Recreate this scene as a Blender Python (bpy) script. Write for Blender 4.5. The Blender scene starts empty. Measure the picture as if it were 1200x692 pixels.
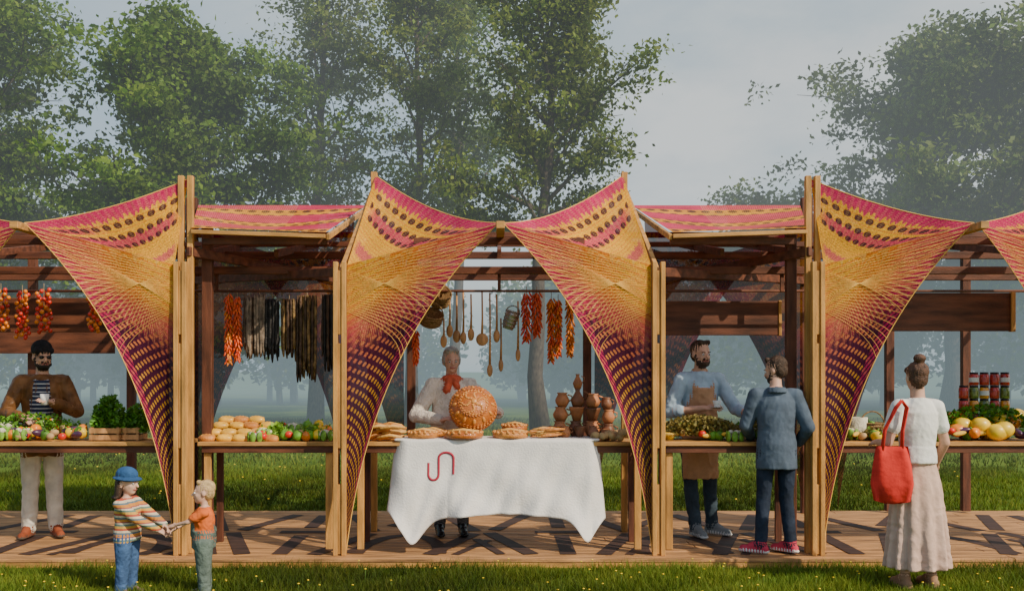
import bpy, math, random
import numpy as np
from mathutils import Vector, Matrix, kdtree, noise
random.seed(7); rng=np.random.default_rng(7)
D=bpy.data; C=bpy.context; scene=C.scene
R=math.radians

# ------------------------------------------------------------ materials
def mat(name,col,rough=.7,var=.15,scale=8,bump=.0,bscale=40,metal=0,spec=.4,stretch=(1,1,1),trans=0,coat=0,attr=None,col2=None,sub=0):
    m=D.materials.new(name); m.use_nodes=True; nt=m.node_tree; N=nt.nodes; L=nt.links
    b=N['Principled BSDF']; out=N['Material Output']
    b.inputs['Roughness'].default_value=rough; b.inputs['Metallic'].default_value=metal
    b.inputs['Specular IOR Level'].default_value=spec; b.inputs['Coat Weight'].default_value=coat
    tc=N.new('ShaderNodeTexCoord'); mp=N.new('ShaderNodeMapping'); mp.inputs['Scale'].default_value=stretch
    L.new(tc.outputs['Object'],mp.inputs['Vector'])
    nz=N.new('ShaderNodeTexNoise'); nz.inputs['Scale'].default_value=scale; nz.inputs['Detail'].default_value=5
    L.new(mp.outputs[0],nz.inputs['Vector'])
    mx=N.new('ShaderNodeMix'); mx.data_type='RGBA'
    rmp=N.new('ShaderNodeMapRange'); rmp.inputs[1].default_value=.3; rmp.inputs[2].default_value=.7
    L.new(nz.outputs['Fac'],rmp.inputs[0]); L.new(rmp.outputs[0],mx.inputs['Factor'])
    c=np.array(col[:3]); c2=np.array(col2) if col2 is not None else np.clip(c*(1+var*1.3),0,1)
    c1=c*(1-var*1.6) if col2 is None else c
    mx.inputs['A'].default_value=(*np.clip(c1,0,1),1); mx.inputs['B'].default_value=(*c2,1)
    colout=mx.outputs['Result']
    if attr:
        at=N.new('ShaderNodeAttribute'); at.attribute_name=attr
        m2=N.new('ShaderNodeMix'); m2.data_type='RGBA'; m2.blend_type='MULTIPLY'; m2.inputs['Factor'].default_value=1
        L.new(colout,m2.inputs['A']); L.new(at.outputs['Color'],m2.inputs['B']); colout=m2.outputs['Result']
    L.new(colout,b.inputs['Base Color'])
    if bump>0:
        n2=N.new('ShaderNodeTexNoise'); n2.inputs['Scale'].default_value=bscale; n2.inputs['Detail'].default_value=4
        L.new(mp.outputs[0],n2.inputs['Vector'])
        bp=N.new('ShaderNodeBump'); bp.inputs['Strength'].default_value=min(1,bump); bp.inputs['Distance'].default_value=.02*max(1,bump)
        L.new(n2.outputs['Fac'],bp.inputs['Height']); L.new(bp.outputs[0],b.inputs['Normal'])
    if trans>0:
        tr=N.new('ShaderNodeBsdfTranslucent'); L.new(colout,tr.inputs['Color'])
        ms=N.new('ShaderNodeMixShader'); ms.inputs[0].default_value=trans
        L.new(b.outputs[0],ms.inputs[1]); L.new(tr.outputs[0],ms.inputs[2]); L.new(ms.outputs[0],out.inputs['Surface'])
    return m
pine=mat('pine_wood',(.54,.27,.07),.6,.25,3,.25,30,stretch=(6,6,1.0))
pineh=mat('pine_wood_h',(.50,.25,.07),.6,.28,3,.25,30,stretch=(1,6,6))
deckm=mat('deck_wood',(.44,.22,.085),.65,.38,2.5,.3,30,stretch=(1,9,9))
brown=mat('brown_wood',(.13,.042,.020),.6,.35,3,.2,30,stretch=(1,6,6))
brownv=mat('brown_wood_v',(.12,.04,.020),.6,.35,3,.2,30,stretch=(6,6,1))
skinm=mat('skin',(.60,.34,.24),.5,.08,20,.05,200)
skink=mat('skin_child',(.62,.38,.28),.5,.06,20)
def cloth(name,col,var=.14,b=.5,bs=14,rough=.85): return mat(name,col,rough,var,9,b,bs,spec=.2)

# ------------------------------------------------------------ mesh helpers
def link(o): scene.collection.objects.link(o); return o
def empty(name,loc=(0,0,0)):
    e=D.objects.new(name,None); e.location=loc; e.empty_display_size=.1; return link(e)
def np_mesh(name,V,F,mats,cols=None,smooth=False,mi=None,parent=None,attr='shade'):
    V=np.asarray(V,dtype=np.float32); F=np.asarray(F,dtype=np.int32)
    me=D.meshes.new(name); k=F.shape[1]
    me.vertices.add(len(V)); me.vertices.foreach_set('co',V.ravel())
    me.loops.add(F.size); me.loops.foreach_set('vertex_index',F.ravel())
    me.polygons.add(len(F)); me.polygons.foreach_set('loop_start',np.arange(0,F.size,k,dtype=np.int32))
    me.polygons.foreach_set('loop_total',np.full(len(F),k,dtype=np.int32))
    for m in mats: me.materials.append(m)
    if mi is not None: me.polygons.foreach_set('material_index',np.asarray(mi,dtype=np.int32))
    me.update(calc_edges=True)
    if smooth: me.polygons.foreach_set('use_smooth',np.ones(len(F),dtype=bool))
    if cols is not None:
        a=me.color_attributes.new(attr,'FLOAT_COLOR','POINT')
        c=np.ones((len(V),4),dtype=np.float32); c[:,:3]=cols; a.data.foreach_set('color',c.ravel())
    me.validate()
    o=D.objects.new(name,me); link(o)
    if parent: o.parent=parent
    return o
def frame(d):
    d=np.array(d,float); d/=np.linalg.norm(d)+1e-9
    a=np.array([0,0,1.]) if abs(d[2])<.9 else np.array([0,1.,0])
    x=np.cross(a,d); x/=np.linalg.norm(x); y=np.cross(d,x); return x,y,d
class MB:
    def __init__(s): s.v=[];s.f=[];s.m=[];s.sm=[];s.mats=[]
    def mi(s,m):
        if m not in s.mats: s.mats.append(m)
        return s.mats.index(m)
    def add(s,V,F,m,smooth=True):
        o=len(s.v); s.v.extend([tuple(map(float,p)) for p in V]); i=s.mi(m)
        for f in F: s.f.append(tuple(a+o for a in f)); s.m.append(i); s.sm.append(smooth)
    def box(s,c,size,m,rot=None):
        hx,hy,hz=[a/2 for a in size]
        V=[(x,y,z) for x in(-hx,hx) for y in(-hy,hy) for z in(-hz,hz)]
        if rot is not None: V=[tuple(rot@Vector(p)) for p in V]
        V=[(p[0]+c[0],p[1]+c[1],p[2]+c[2]) for p in V]
        s.add(V,[(0,1,3,2),(4,6,7,5),(0,4,5,1),(2,3,7,6),(0,2,6,4),(1,5,7,3)],m,False)
    def beam(s,p0,p1,w,h,m):
        p0=Vector(p0);p1=Vector(p1); d=p1-p0; q=d.to_track_quat('X','Z').to_matrix()
        s.box((p0+p1)/2,(d.length,w,h),m,q)
    def rings(s,rs,m,closed=True,smooth=True):
        n=len(rs[0]); V=[p for r in rs for p in r]; F=[]
        for i in range(len(rs)-1):
            for j in range(n):
                k=(j+1)%n; F.append((i*n+j,i*n+k,(i+1)*n+k,(i+1)*n+j))
        if closed:
            F.append(tuple(range(n))[::-1]); F.append(tuple((len(rs)-1)*n+j for j in range(n)))
        s.add(V,F,m,smooth)
    def tube(s,ps,rs,m,n=8):
        out=[]; ps=[np.array(p,float) for p in ps]
        if np.isscalar(rs): rs=[rs]*len(ps)
        for i,p in enumerate(ps):
            d=ps[min(i+1,len(ps)-1)]-ps[max(i-1,0)]; x,y,_=frame(d)
            out.append([p+rs[i]*(math.cos(a)*x+math.sin(a)*y) for a in np.arange(n)*2*math.pi/n])
        s.rings(out,m)
    def ell(s,c,r,m,rot=None,n=12,k=8,fn=None):
        V=[];F=[]
        for i in range(k+1):
            ph=math.pi*i/k
            for j in range(n):
                th=2*math.pi*j/n; p=Vector((math.sin(ph)*math.cos(th),math.sin(ph)*math.sin(th),math.cos(ph)))
                if fn: p=p*fn(p)
                p=Vector((p[0]*r[0],p[1]*r[1],p[2]*r[2]))
                if rot is not None: p=rot@p
                V.append((p[0]+c[0],p[1]+c[1],p[2]+c[2]))
        for i in range(k):
            for j in range(n):
                q=(j+1)%n; F.append((i*n+j,(i+1)*n+j,(i+1)*n+q,i*n+q))
        s.add(V,F,m)
    def lathe(s,c,prof,m,n=20,rot=None,closed=False):
        rs=[]
        for r,z in prof:
            ring=[]
            for j in range(n):
                a=2*math.pi*j/n; p=Vector((r*math.cos(a),r*math.sin(a),z))
                if rot is not None: p=rot@p
                ring.append((p[0]+c[0],p[1]+c[1],p[2]+c[2]))
            rs.append(ring)
        s.rings(rs,m,closed)
    def obj(s,name,parent=None,bevel=0):
        me=D.meshes.new(name); me.from_pydata(s.v,[],s.f)
        for m in s.mats: me.materials.append(m)
        me.polygons.foreach_set('material_index',s.m); me.polygons.foreach_set('use_smooth',s.sm); me.update()
        o=D.objects.new(name,me); link(o)
        if parent: o.parent=parent
        if bevel:
            b=o.modifiers.new('bevel','BEVEL'); b.width=bevel; b.segments=1; b.limit_method='ANGLE'
        return o
def euler(x=0,y=0,z=0): return (Matrix.Rotation(z,3,'Z')@Matrix.Rotation(y,3,'Y')@Matrix.Rotation(x,3,'X'))

# ------------------------------------------------------------ camera
cam=D.cameras.new('camera'); co=D.objects.new('camera',cam); link(co); scene.camera=co
co.location=(0,-8.24,1.68); co.rotation_euler=(R(90),0,0)
cam.sensor_width=36; cam.lens=33.6; cam.shift_x=.0125; cam.shift_y=.0717; cam.clip_end=2000; cam.clip_start=.05

# ------------------------------------------------------------ world + sun
sd=Vector((.66,-.55,.66)).normalized()
w=D.worlds.new('World'); scene.world=w; w.use_nodes=True; nt=w.node_tree; N=nt.nodes; L=nt.links
bg=N['Background']; bg.inputs[1].default_value=.15
sky=N.new('ShaderNodeTexSky'); sky.sky_type='NISHITA'; sky.sun_disc=False
sky.sun_elevation=math.asin(sd.z); sky.sun_rotation=math.atan2(sd.x,sd.y); sky.dust_density=1.5
tc=N.new('ShaderNodeTexCoord'); mp=N.new('ShaderNodeMapping'); mp.inputs['Scale'].default_value=(1,1,2.2); mp.inputs['Location'].default_value=(-.35,.2,.1)
L.new(tc.outputs['Generated'],mp.inputs[0])
nz=N.new('ShaderNodeTexNoise'); nz.inputs['Scale'].default_value=2.4; nz.inputs['Detail'].default_value=9; nz.inputs['Roughness'].default_value=.55
L.new(mp.outputs[0],nz.inputs[0])
sx=N.new('ShaderNodeSeparateXYZ'); L.new(tc.outputs['Generated'],sx.inputs[0])
ma=N.new('ShaderNodeMath'); ma.operation='MULTIPLY_ADD'; ma.inputs[1].default_value=.22; L.new(sx.outputs[0],ma.inputs[0]); L.new(nz.outputs[0],ma.inputs[2])
cr=N.new('ShaderNodeValToRGB'); cr.color_ramp.elements[0].position=.36; cr.color_ramp.elements[0].color=(2.5,3.7,4.8,1)
cr.color_ramp.elements[1].position=.64; cr.color_ramp.elements[1].color=(6.4,6.6,6.5,1)
e_=cr.color_ramp.elements.new(.5); e_.color=(4.0,4.8,5.3,1)
L.new(ma.outputs[0],cr.inputs[0])
mx=N.new('ShaderNodeMix'); mx.data_type='RGBA'
# unseen sky behind the camera made clearer, to lower fill and raise contrast
mr=N.new('ShaderNodeMapRange'); mr.inputs[1].default_value=-.5; mr.inputs[2].default_value=.3; mr.inputs[3].default_value=.35; mr.inputs[4].default_value=.9
L.new(sx.outputs[1],mr.inputs[0]); L.new(mr.outputs[0],mx.inputs['Factor'])
L.new(sky.outputs[0],mx.inputs['A']); L.new(cr.outputs[0],mx.inputs['B']); L.new(mx.outputs['Result'],bg.inputs[0])
sl=D.lights.new('sun','SUN'); sl.energy=5; sl.angle=R(.6); sl.color=(1,.87,.66)
so=D.objects.new('sun',sl); link(so); so.rotation_euler=sd.to_track_quat('Z','Y').to_euler(); so.location=(5,-5,12)

# ------------------------------------------------------------ ground
gm=mat('lawn',(.05,.10,.012),.95,.3,.6,.6,60,col2=(.13,.19,.025),spec=.1)
np_mesh('ground',[(-300,-40,0),(300,-40,0),(300,500,0),(-300,500,0)],[(0,1,2,3)],[gm])
leafg=mat('grass_blade',(.14,.24,.03),.7,.2,1.5,trans=.35,attr='shade',col2=(.30,.36,.045),spec=.2)
def blades(n,x0,x1,y0,y1,h0,h1,wd):
    x=rng.uniform(x0,x1,n); y=rng.uniform(y0,y1,n); h=rng.uniform(h0,h1,n)*(.6+.6*np.abs(np.sin(x*2.1+np.sin(y*3)*1.5)))
    a=rng.uniform(0,6.28,n); lx=rng.normal(0,.4,n)*h; ly=rng.normal(0,.4,n)*h
    dx=np.cos(a)*wd; dy=np.sin(a)*wd
    V=np.stack([np.stack([x-dx,y-dy,0*x],1),np.stack([x+dx,y+dy,0*x],1),np.stack([x+lx,y+ly,h],1)],1).reshape(-1,3)
    s=rng.uniform(.45,1.25,n)*(.8+.35*np.sin(x*.9+1.7*np.sin(y*.5))); t=rng.uniform(.8,1.2,n); c=np.repeat(np.stack([s*t,s,s*.9],1),3,0); c[0::3]*=.45;c[1::3]*=.45  # broad bright and dark patches in the blade colour imitate sun patches
    return V,c
parts=[blades(75000,-5,5.4,-1.75,-.21,.03,.10,.004),blades(80000,-8,8.5,2.5,8,.03,.10,.007),blades(60000,-18,18,8,24,.04,.12,.016)]
V=np.concatenate([p[0] for p in parts]); c=np.concatenate([p[1] for p in parts])
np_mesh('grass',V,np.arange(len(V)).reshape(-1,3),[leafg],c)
yl=mat('dandelion_yellow',(.8,.55,.03),.8); wh=mat('daisy_white',(.7,.7,.68),.8); stm=mat('stem',(.1,.2,.04))
mb=MB()
for i in range(210):
    if i<110: x,y,z,r=random.uniform(-4.6,5),random.uniform(-1.3,-.25),random.uniform(.05,.11),.010
    else: x,y,z,r=random.uniform(-9,9),random.uniform(2.8,11),random.uniform(.07,.12),.015
    mb.tube([(x,y,0),(x,y,z)],.0015,stm,3); mb.ell((x,y,z),(r,r,r*.5),yl,n=6,k=4)
mb.obj('wildflowers')

# ------------------------------------------------------------ trees
bark=mat('bark',(.085,.065,.05),.9,.3,6,.6,20,stretch=(3,3,1))
def leafmat(n,c1,c2,tr=.4): return mat(n,c1,.6,.2,.5,trans=tr,attr='shade',col2=c2,spec=.25)
lm_dark=leafmat('leaf_maple',(.07,.15,.012),(.17,.27,.022))
lm_lite=leafmat('leaf_light',(.11,.17,.02),(.20,.26,.035))
lm_far=leafmat('leaf_far',(.09,.14,.025),(.17,.23,.045))
def leaves(P,size,dark):
    n=len(P); a=rng.normal(size=(n,3)); a/=np.linalg.norm(a,axis=1)[:,None]
    nn=rng.normal(size=(n,3))+np.array([0,0,.9]); nn/=np.linalg.norm(nn,axis=1)[:,None]
    x=np.cross(nn,a); x/=np.linalg.norm(x,axis=1)[:,None]+1e-6; y=np.cross(nn,x)
    s=(size*rng.uniform(.6,1.3,n))[:,None]
    V=np.stack([P-x*s*.5,P-y*s*.32,P+x*s*.55-nn*s*.12,P+y*s*.32],1).reshape(-1,3)
    t=rng.uniform(.75,1.25,n)*dark; h=rng.uniform(.9,1.15,n)
    return V,np.repeat(np.stack([t*h,t,t*.9],1),4,0)
def tree(name,loc,H,seed,tr,clear,spread,nleaf,ls,lm,sig=.3,n1=20,prof=None,up=.5,keep=1.0,wob=.25):
    r=random.Random(seed); mb=MB(); pts=[]; e=empty(name,loc)
    prof=prof or (lambda t: math.sin(math.pi*min(1,(t*.85+.15)))**.6)
    tp=[]; x=y=0
    for i in range(9):
        t=i/8; tp.append(np.array([x,y,H*.93*t])); x+=r.gauss(0,wob*.5); y+=r.gauss(0,wob*.5)
    def trunk(z):
        t=min(7.999,max(0,z/(H*.93)*8)); i=int(t); return tp[i]*(1-(t-i))+tp[i+1]*(t-i)
    mb.tube(tp,[tr*1.25]+[tr*(1-.88*i/8) for i in range(1,9)],bark,9)
    for i in range(n1):
        t=(i+r.random()*.8)/n1; z=clear+(H*.9-clear)*t; p=trunk(z); az=i*2.4+r.uniform(-.5,.5)
        ln=spread*prof(t)*r.uniform(.6,1.15); el=up+.5*t+r.uniform(-.2,.2)
        d=np.array([math.cos(az)*math.cos(el),math.sin(az)*math.cos(el),math.sin(el)])
        b=[p]; q=p.copy(); dd=d.copy()
        for j in range(4):
            dd=dd+np.array([r.gauss(0,.13),r.gauss(0,.13),r.gauss(.0,.1)]); dd/=np.linalg.norm(dd); q=q+dd*ln/4; b.append(q.copy())
        r0=tr*.36*(1-t*.6); mb.tube(b,[r0*(1-.8*j/4) for j in range(5)],bark,6)
        for k in range(8):
            f=.25+.75*(k+r.random())/8; idx=min(3,int(f*4)); fr=f*4-idx; bp=b[idx]*(1-fr)+b[idx+1]*fr
            d2=dd+np.array([r.gauss(0,.75),r.gauss(0,.75),r.gauss(.1,.5)]); d2/=np.linalg.norm(d2); l2=ln*.38*r.uniform(.5,1.2)
            e2=bp+d2*l2; m2=(bp+e2)/2+np.array([0,0,l2*.08]); mb.tube([bp,m2,e2],[r0*.3,r0*.2,r0*.08],bark,4)
            if r.random()<keep:
                for g in range(4):
                    f2=.3+.25*g; d3=np.array([r.gauss(0,1),r.gauss(0,1),r.gauss(0,.6)])*l2*.28
                    pts.append(((bp*(1-f2)+e2*f2)+d3, r.uniform(.55,1.2)*r.choice([.5,1,1.5])))
    mb.obj('trunk_and_branches',e)
    W=np.array([p[1] for p in pts]); PC=np.array([p[0] for p in pts]); idx=rng.choice(len(pts),nleaf,p=W/W.sum())
    cd=rng.uniform(.45,1.35,len(pts)); P=PC[idx]+rng.normal(size=(nleaf,3))*np.array([sig,sig,sig*.5])
    V,c=leaves(P,ls,cd[idx]); np_mesh('foliage',V,np.arange(len(V)).reshape(-1,4),[lm],c,parent=e)
tree('maple_tree',(-15.2,18,0),12.5,1,.3,2.2,4.6,72000,.165,lm_dark,.29,28)
tree('maple_tree',(-9.0,19,0),11.2,2,.28,2.2,4.3,72000,.165,lm_dark,.29,28)
tree('maple_tree',(-19.5,24,0),15.5,12,.3,2.5,4.8,42000,.19,lm_far,.38,22)
tree('ash_tree',(-6.0,23,0),18,3,.24,5,3.3,20000,.15,lm_lite,.28,24,keep=.65,up=.75)
tree('ash_tree',(-2.6,20,0),15.2,4,.2,5,2.8,17000,.15,lm_lite,.26,24,keep=.7,up=.8)
tree('ash_tree',(1.1,17.5,0),12.8,5,.24,4.6,3.5,32000,.14,lm_lite,.25,26,keep=.8,up=.6,prof=lambda t:(1-.55*t)*(.6+.4*min(1,t*4)))
tree('ash_tree',(-1.6,24,0),16.5,8,.22,6,3.0,14000,.16,lm_dark,.30,22,keep=.65,up=.7)
tree('oak_tree',(17.6,29,0),14.6,6,.4,3,6.0,80000,.22,lm_far,.42,32)
tree('oak_tree',(24.5,30,0),13.5,9,.4,3,5.8,60000,.22,lm_far,.42,30)
tree('oak_tree',(12.4,34,0),8.6,10,.3,2,3.8,30000,.22,lm_far,.40,22)
P=[];dk=[]
bt=MB()
for i in range(150):
    x=rng.uniform(-48,52); y=rng.uniform(31,44); top=rng.uniform(3.8,7.6)*(1.35 if x<-6 else 1) 
    if 3<x<12: top=min(top,6.2)
    rr=rng.uniform(1.5,2.8); n=1500
    d=rng.normal(size=(n,3)); d/=np.linalg.norm(d,axis=1)[:,None]; d*=rng.uniform(.55,1.05,n)[:,None]
    cz=top*.58
    P.append(d*np.array([rr,rr,top*.45])+np.array([x,y,cz])); dk.append(np.full(n,rng.uniform(.35,1.1)))
    bt.tube([(x,y,0),(x+rng.normal()*.2,y,cz*1.3)],[.16,.06],bark,6)
P=np.concatenate(P);dk=np.concatenate(dk); P[:,2]=np.maximum(P[:,2],.1)
V,c=leaves(P,.34,dk); e=empty('background_trees'); np_mesh('foliage',V,np.arange(len(V)).reshape(-1,4),[lm_far],c,parent=e); bt.obj('trunks',e)
# thin homogeneous morning haze standing over the lawn behind the pavilion, denser close to the ground
def haze(name,box,dens,col):
    hz=D.materials.new(name); hz.use_nodes=True; n=hz.node_tree; n.nodes.remove(n.nodes['Principled BSDF'])
    va=n.nodes.new('ShaderNodeVolumeAbsorption'); va.inputs['Density'].default_value=dens; va.inputs['Color'].default_value=(0,0,0,1)
    ve=n.nodes.new('ShaderNodeEmission'); ve.inputs['Color'].default_value=(*col,1); ve.inputs['Strength'].default_value=dens  # haze emits its own light, standing in for daylight scattered inside it
    ad=n.nodes.new('ShaderNodeAddShader'); n.links.new(va.outputs[0],ad.inputs[0]); n.links.new(ve.outputs[0],ad.inputs[1])
    n.links.new(ad.outputs[0],n.nodes['Material Output'].inputs['Volume'])
    mb=MB(); mb.box(*box,hz); mb.obj('glowing_mist')
haze('glowing_mist',((0,33,12),(150,54,23.9)),.0065,(.68,.76,.78))
haze('glowing_ground_mist',((0,36,2.6),(140,40,5.1)),.022,(.20,.33,.38))

# ------------------------------------------------------------ deck
mb=MB(); y=-.18; i=0
while y<2.44:
    cuts=[-7.5]+sorted(random.uniform(-6,6) for _ in range(4))+[7.5]
    for a,b in zip(cuts,cuts[1:]):
        if b-a>.02: mb.box(((a+b)/2,y+.085,.065+random.uniform(-.001,.001)),(b-a-.006,.162,.03),deckm)
    y+=.172
mb.box((0,-.15,.025),(15,.04,.049),pineh); mb.box((0,2.4,.025),(15,.04,.049),pineh)
dk_=mb.obj('wooden_deck',bevel=.003)
darkm=mat('deck_dark',(.055,.026,.018),.7,.35,5,stretch=(1,6,6))  # dark brown for the thin strips laid just above the boards
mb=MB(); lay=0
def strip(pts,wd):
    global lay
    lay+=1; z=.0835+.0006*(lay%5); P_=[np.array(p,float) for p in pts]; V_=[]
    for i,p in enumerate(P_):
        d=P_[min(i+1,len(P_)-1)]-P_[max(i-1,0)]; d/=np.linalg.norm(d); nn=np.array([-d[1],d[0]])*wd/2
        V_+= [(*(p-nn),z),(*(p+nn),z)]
    mb.add(V_,[(2*i,2*i+2,2*i+3,2*i+1) for i in range(len(P_)-1)],darkm,False)
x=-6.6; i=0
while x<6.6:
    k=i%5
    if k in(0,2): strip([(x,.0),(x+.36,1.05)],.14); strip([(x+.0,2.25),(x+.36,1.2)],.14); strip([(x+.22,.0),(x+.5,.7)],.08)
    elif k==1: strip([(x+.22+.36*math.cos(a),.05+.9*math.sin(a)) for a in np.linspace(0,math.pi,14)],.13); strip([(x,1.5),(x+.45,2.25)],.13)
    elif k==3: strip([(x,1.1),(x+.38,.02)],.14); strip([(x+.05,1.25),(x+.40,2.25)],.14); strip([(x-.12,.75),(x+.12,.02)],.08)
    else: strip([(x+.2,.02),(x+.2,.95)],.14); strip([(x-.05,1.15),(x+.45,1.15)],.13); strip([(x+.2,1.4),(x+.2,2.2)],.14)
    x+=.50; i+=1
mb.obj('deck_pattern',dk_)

# ------------------------------------------------------------ pavilion
pav=empty('market_pavilion')
def canopymat(name,tr,tp):
    m=D.materials.new(name); m.use_nodes=True; nt=m.node_tree; N=nt.nodes; L=nt.links; b=N['Principled BSDF']; out=N['Material Output']
    b.inputs['Roughness'].default_value=.8; b.inputs['Specular IOR Level'].default_value=.08
    at=N.new('ShaderNodeAttribute'); at.attribute_name='shade'
    tc=N.new('ShaderNodeTexCoord'); nz=N.new('ShaderNodeTexNoise'); nz.inputs['Scale'].default_value=90; nz.inputs['Detail'].default_value=3
    L.new(tc.outputs['Object'],nz.inputs[0])
    mr=N.new('ShaderNodeMapRange'); mr.inputs[1].default_value=.3; mr.inputs[2].default_value=.7; mr.inputs[3].default_value=.55; mr.inputs[4].default_value=1.25
    L.new(nz.outputs[0],mr.inputs[0])
    n3=N.new('ShaderNodeTexNoise'); n3.inputs['Scale'].default_value=3; L.new(tc.outputs['Object'],n3.inputs[0])
    mr3=N.new('ShaderNodeMapRange'); mr3.inputs[1].default_value=.3; mr3.inputs[2].default_value=.7; mr3.inputs[3].default_value=.78; mr3.inputs[4].default_value=1.12; L.new(n3.outputs[0],mr3.inputs[0])
    mm=N.new('ShaderNodeMath'); mm.operation='MULTIPLY'; L.new(mr.outputs[0],mm.inputs[0]); L.new(mr3.outputs[0],mm.inputs[1])
    vm=N.new('ShaderNodeVectorMath'); vm.operation='SCALE'; L.new(at.outputs['Color'],vm.inputs[0]); L.new(mm.outputs[0],vm.inputs['Scale'])
    L.new(vm.outputs[0],b.inputs['Base Color'])
    t=N.new('ShaderNodeBsdfTranslucent'); L.new(vm.outputs[0],t.inputs[0]); ms=N.new('ShaderNodeMixShader'); ms.inputs[0].default_value=tr
    L.new(b.outputs[0],ms.inputs[1]); L.new(t.outputs[0],ms.inputs[2])
    tt=N.new('ShaderNodeBsdfTransparent'); m2=N.new('ShaderNodeMixShader'); m2.inputs[0].default_value=tp
    L.new(ms.outputs[0],m2.inputs[1]); L.new(tt.outputs[0],m2.inputs[2]); L.new(m2.outputs[0],out.inputs[0]); return m
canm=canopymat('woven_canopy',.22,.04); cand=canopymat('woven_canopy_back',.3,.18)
threadm=mat('thread',(.86,.50,.11),.6,.1)
Y=np.array([.86,.42,.025]);PK=np.array([.58,.02,.12]);DK=np.array([.05,.008,.03]);OR=np.array([.74,.15,.02]);CR=np.array([.95,.64,.20])
def mixc(c,k,m): m=np.clip(m,0,1)[...,None]; return c*(1-m)+k*m
fr=lambda a:a-np.floor(a)
def sstep(a,b,x): t=np.clip((x-a)/(b-a),0,1); return t*t*(3-2*t)
def pat_upper(u,v):
    jag=.02*np.sin(u*170)+.015*np.sin(u*61+2)
    c=np.ones(u.shape+(3,))*Y
    c=mixc(c,OR,.5*(fr(v*26)<.3))
    c=mixc(c,PK,.85*(fr(v*2.6+.15+jag*2)<.32)*sstep(.0,.15,u))
    c=mixc(c,PK,((v+jag)<.12)*.95)
    c=mixc(c,PK,.85*sstep(.55,.85,u+jag*2)*(fr(v*7)<.66))
    st=np.floor(v*8)
    a=fr(u*12+st*.5)-.5; b=fr(v*8)-.5
    ov=((a/.34)**2+(b/.27)**2<1)&(v>.11)&(v<.52)&(u>.04)
    c=mixc(c,DK,ov*.92)
    c=mixc(c,CR,.5*(fr(u*60)<.2)*sstep(.4,.8,v))
    c=mixc(c,CR,.25*(fr(v*50+u*8)<.15))
    return c
def pat_roof(u,v):
    c=np.ones(u.shape+(3,))*PK*1.15; j=.01*np.sin(u*150)
    c=mixc(c,Y,.9*(fr(v*2.6+j+.1)<.38)); c=mixc(c,OR,.5*(fr(v*30)<.4))
    a=fr(u*12+np.floor(v*9)*.5)-.5;b=fr(v*9)-.5
    c=mixc(c,DK,.85*((a/.33)**2+(b/.28)**2<1)*(fr(v*2.6+.1)<.4)); c=mixc(c,CR,.3*(fr(u*80)<.2))
    return c
def pat_lower(u,t):
    c=np.ones(u.shape+(3,))*Y
    m=t/(u+.03)
    c=mixc(c,OR,.6*(fr(t*40+u*3)<.4))
    c=mixc(c,OR*.9,.6*sstep(.15,.4,u)); c=mixc(c,PK,.85*sstep(.40,.75,u)*(1-.35*(fr(t*22)<.4)))
    c=mixc(c,PK,.95*((u+.03*np.sin(t*150))>.88))
    c=mixc(c,PK*.7,.8*sstep(.12,.24,t))
    low=sstep(.22,.34,t+.02*np.sin(u*60))
    c=mixc(c,DK,.97*low)
    k=fr(u*7+t*30);l=fr(u*7-t*30)
    lat=((k<.5)&(l<.5))
    g=Y*(.7+.4*u[...,None]); c=c*(1-(lat*low*.8)[...,None])+g*(lat*low*.8)[...,None]
    c=mixc(c,PK,.75*low*(u>.80)*(k<.6))
    c=mixc(c,PK*.8,.6*low*(1-sstep(.3,.55,t))*lat)
    c=mixc(c,CR,.7*(fr(np.arctan(m*1.6)*30)<.20)*(1-low)*sstep(.02,.2,u))
    return c
def bez(a,b,c,t): t=t[...,None]; return a*(1-t)**2+b*2*t*(1-t)+c*t*t
def grid(fn,pat,nu,nv):
    u,v=np.meshgrid(np.linspace(0,1,nu),np.linspace(0,1,nv),indexing='ij')
    V=fn(u,v).reshape(-1,3); c=pat(u,v).reshape(-1,3)
    i,j=np.meshgrid(np.arange(nu-1),np.arange(nv-1),indexing='ij'); a=(i*nv+j).ravel()
    return V,np.stack([a,a+nv,a+nv+1,a+1],1),c
def join(parts):
    Vs,Fs,Cs=[],[],[];o=0
    for V,F,c in parts: Vs.append(V);Fs.append(F+o);Cs.append(c);o+=len(V)
    return np.concatenate(Vs),np.concatenate(Fs),np.concatenate(Cs)
def curve_obj(name,lines,r,m,parent):
    cu=D.curves.new(name,'CURVE'); cu.dimensions='3D'; cu.bevel_depth=r; cu.bevel_resolution=0
    for ln in lines:
        s=cu.splines.new('POLY'); s.points.add(len(ln)-1)
        for p,q in zip(s.points,ln): p.co=(*[float(z) for z in q],1)
    cu.materials.append(m); o=D.objects.new(name,cu); link(o); o.parent=parent; return o
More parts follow.
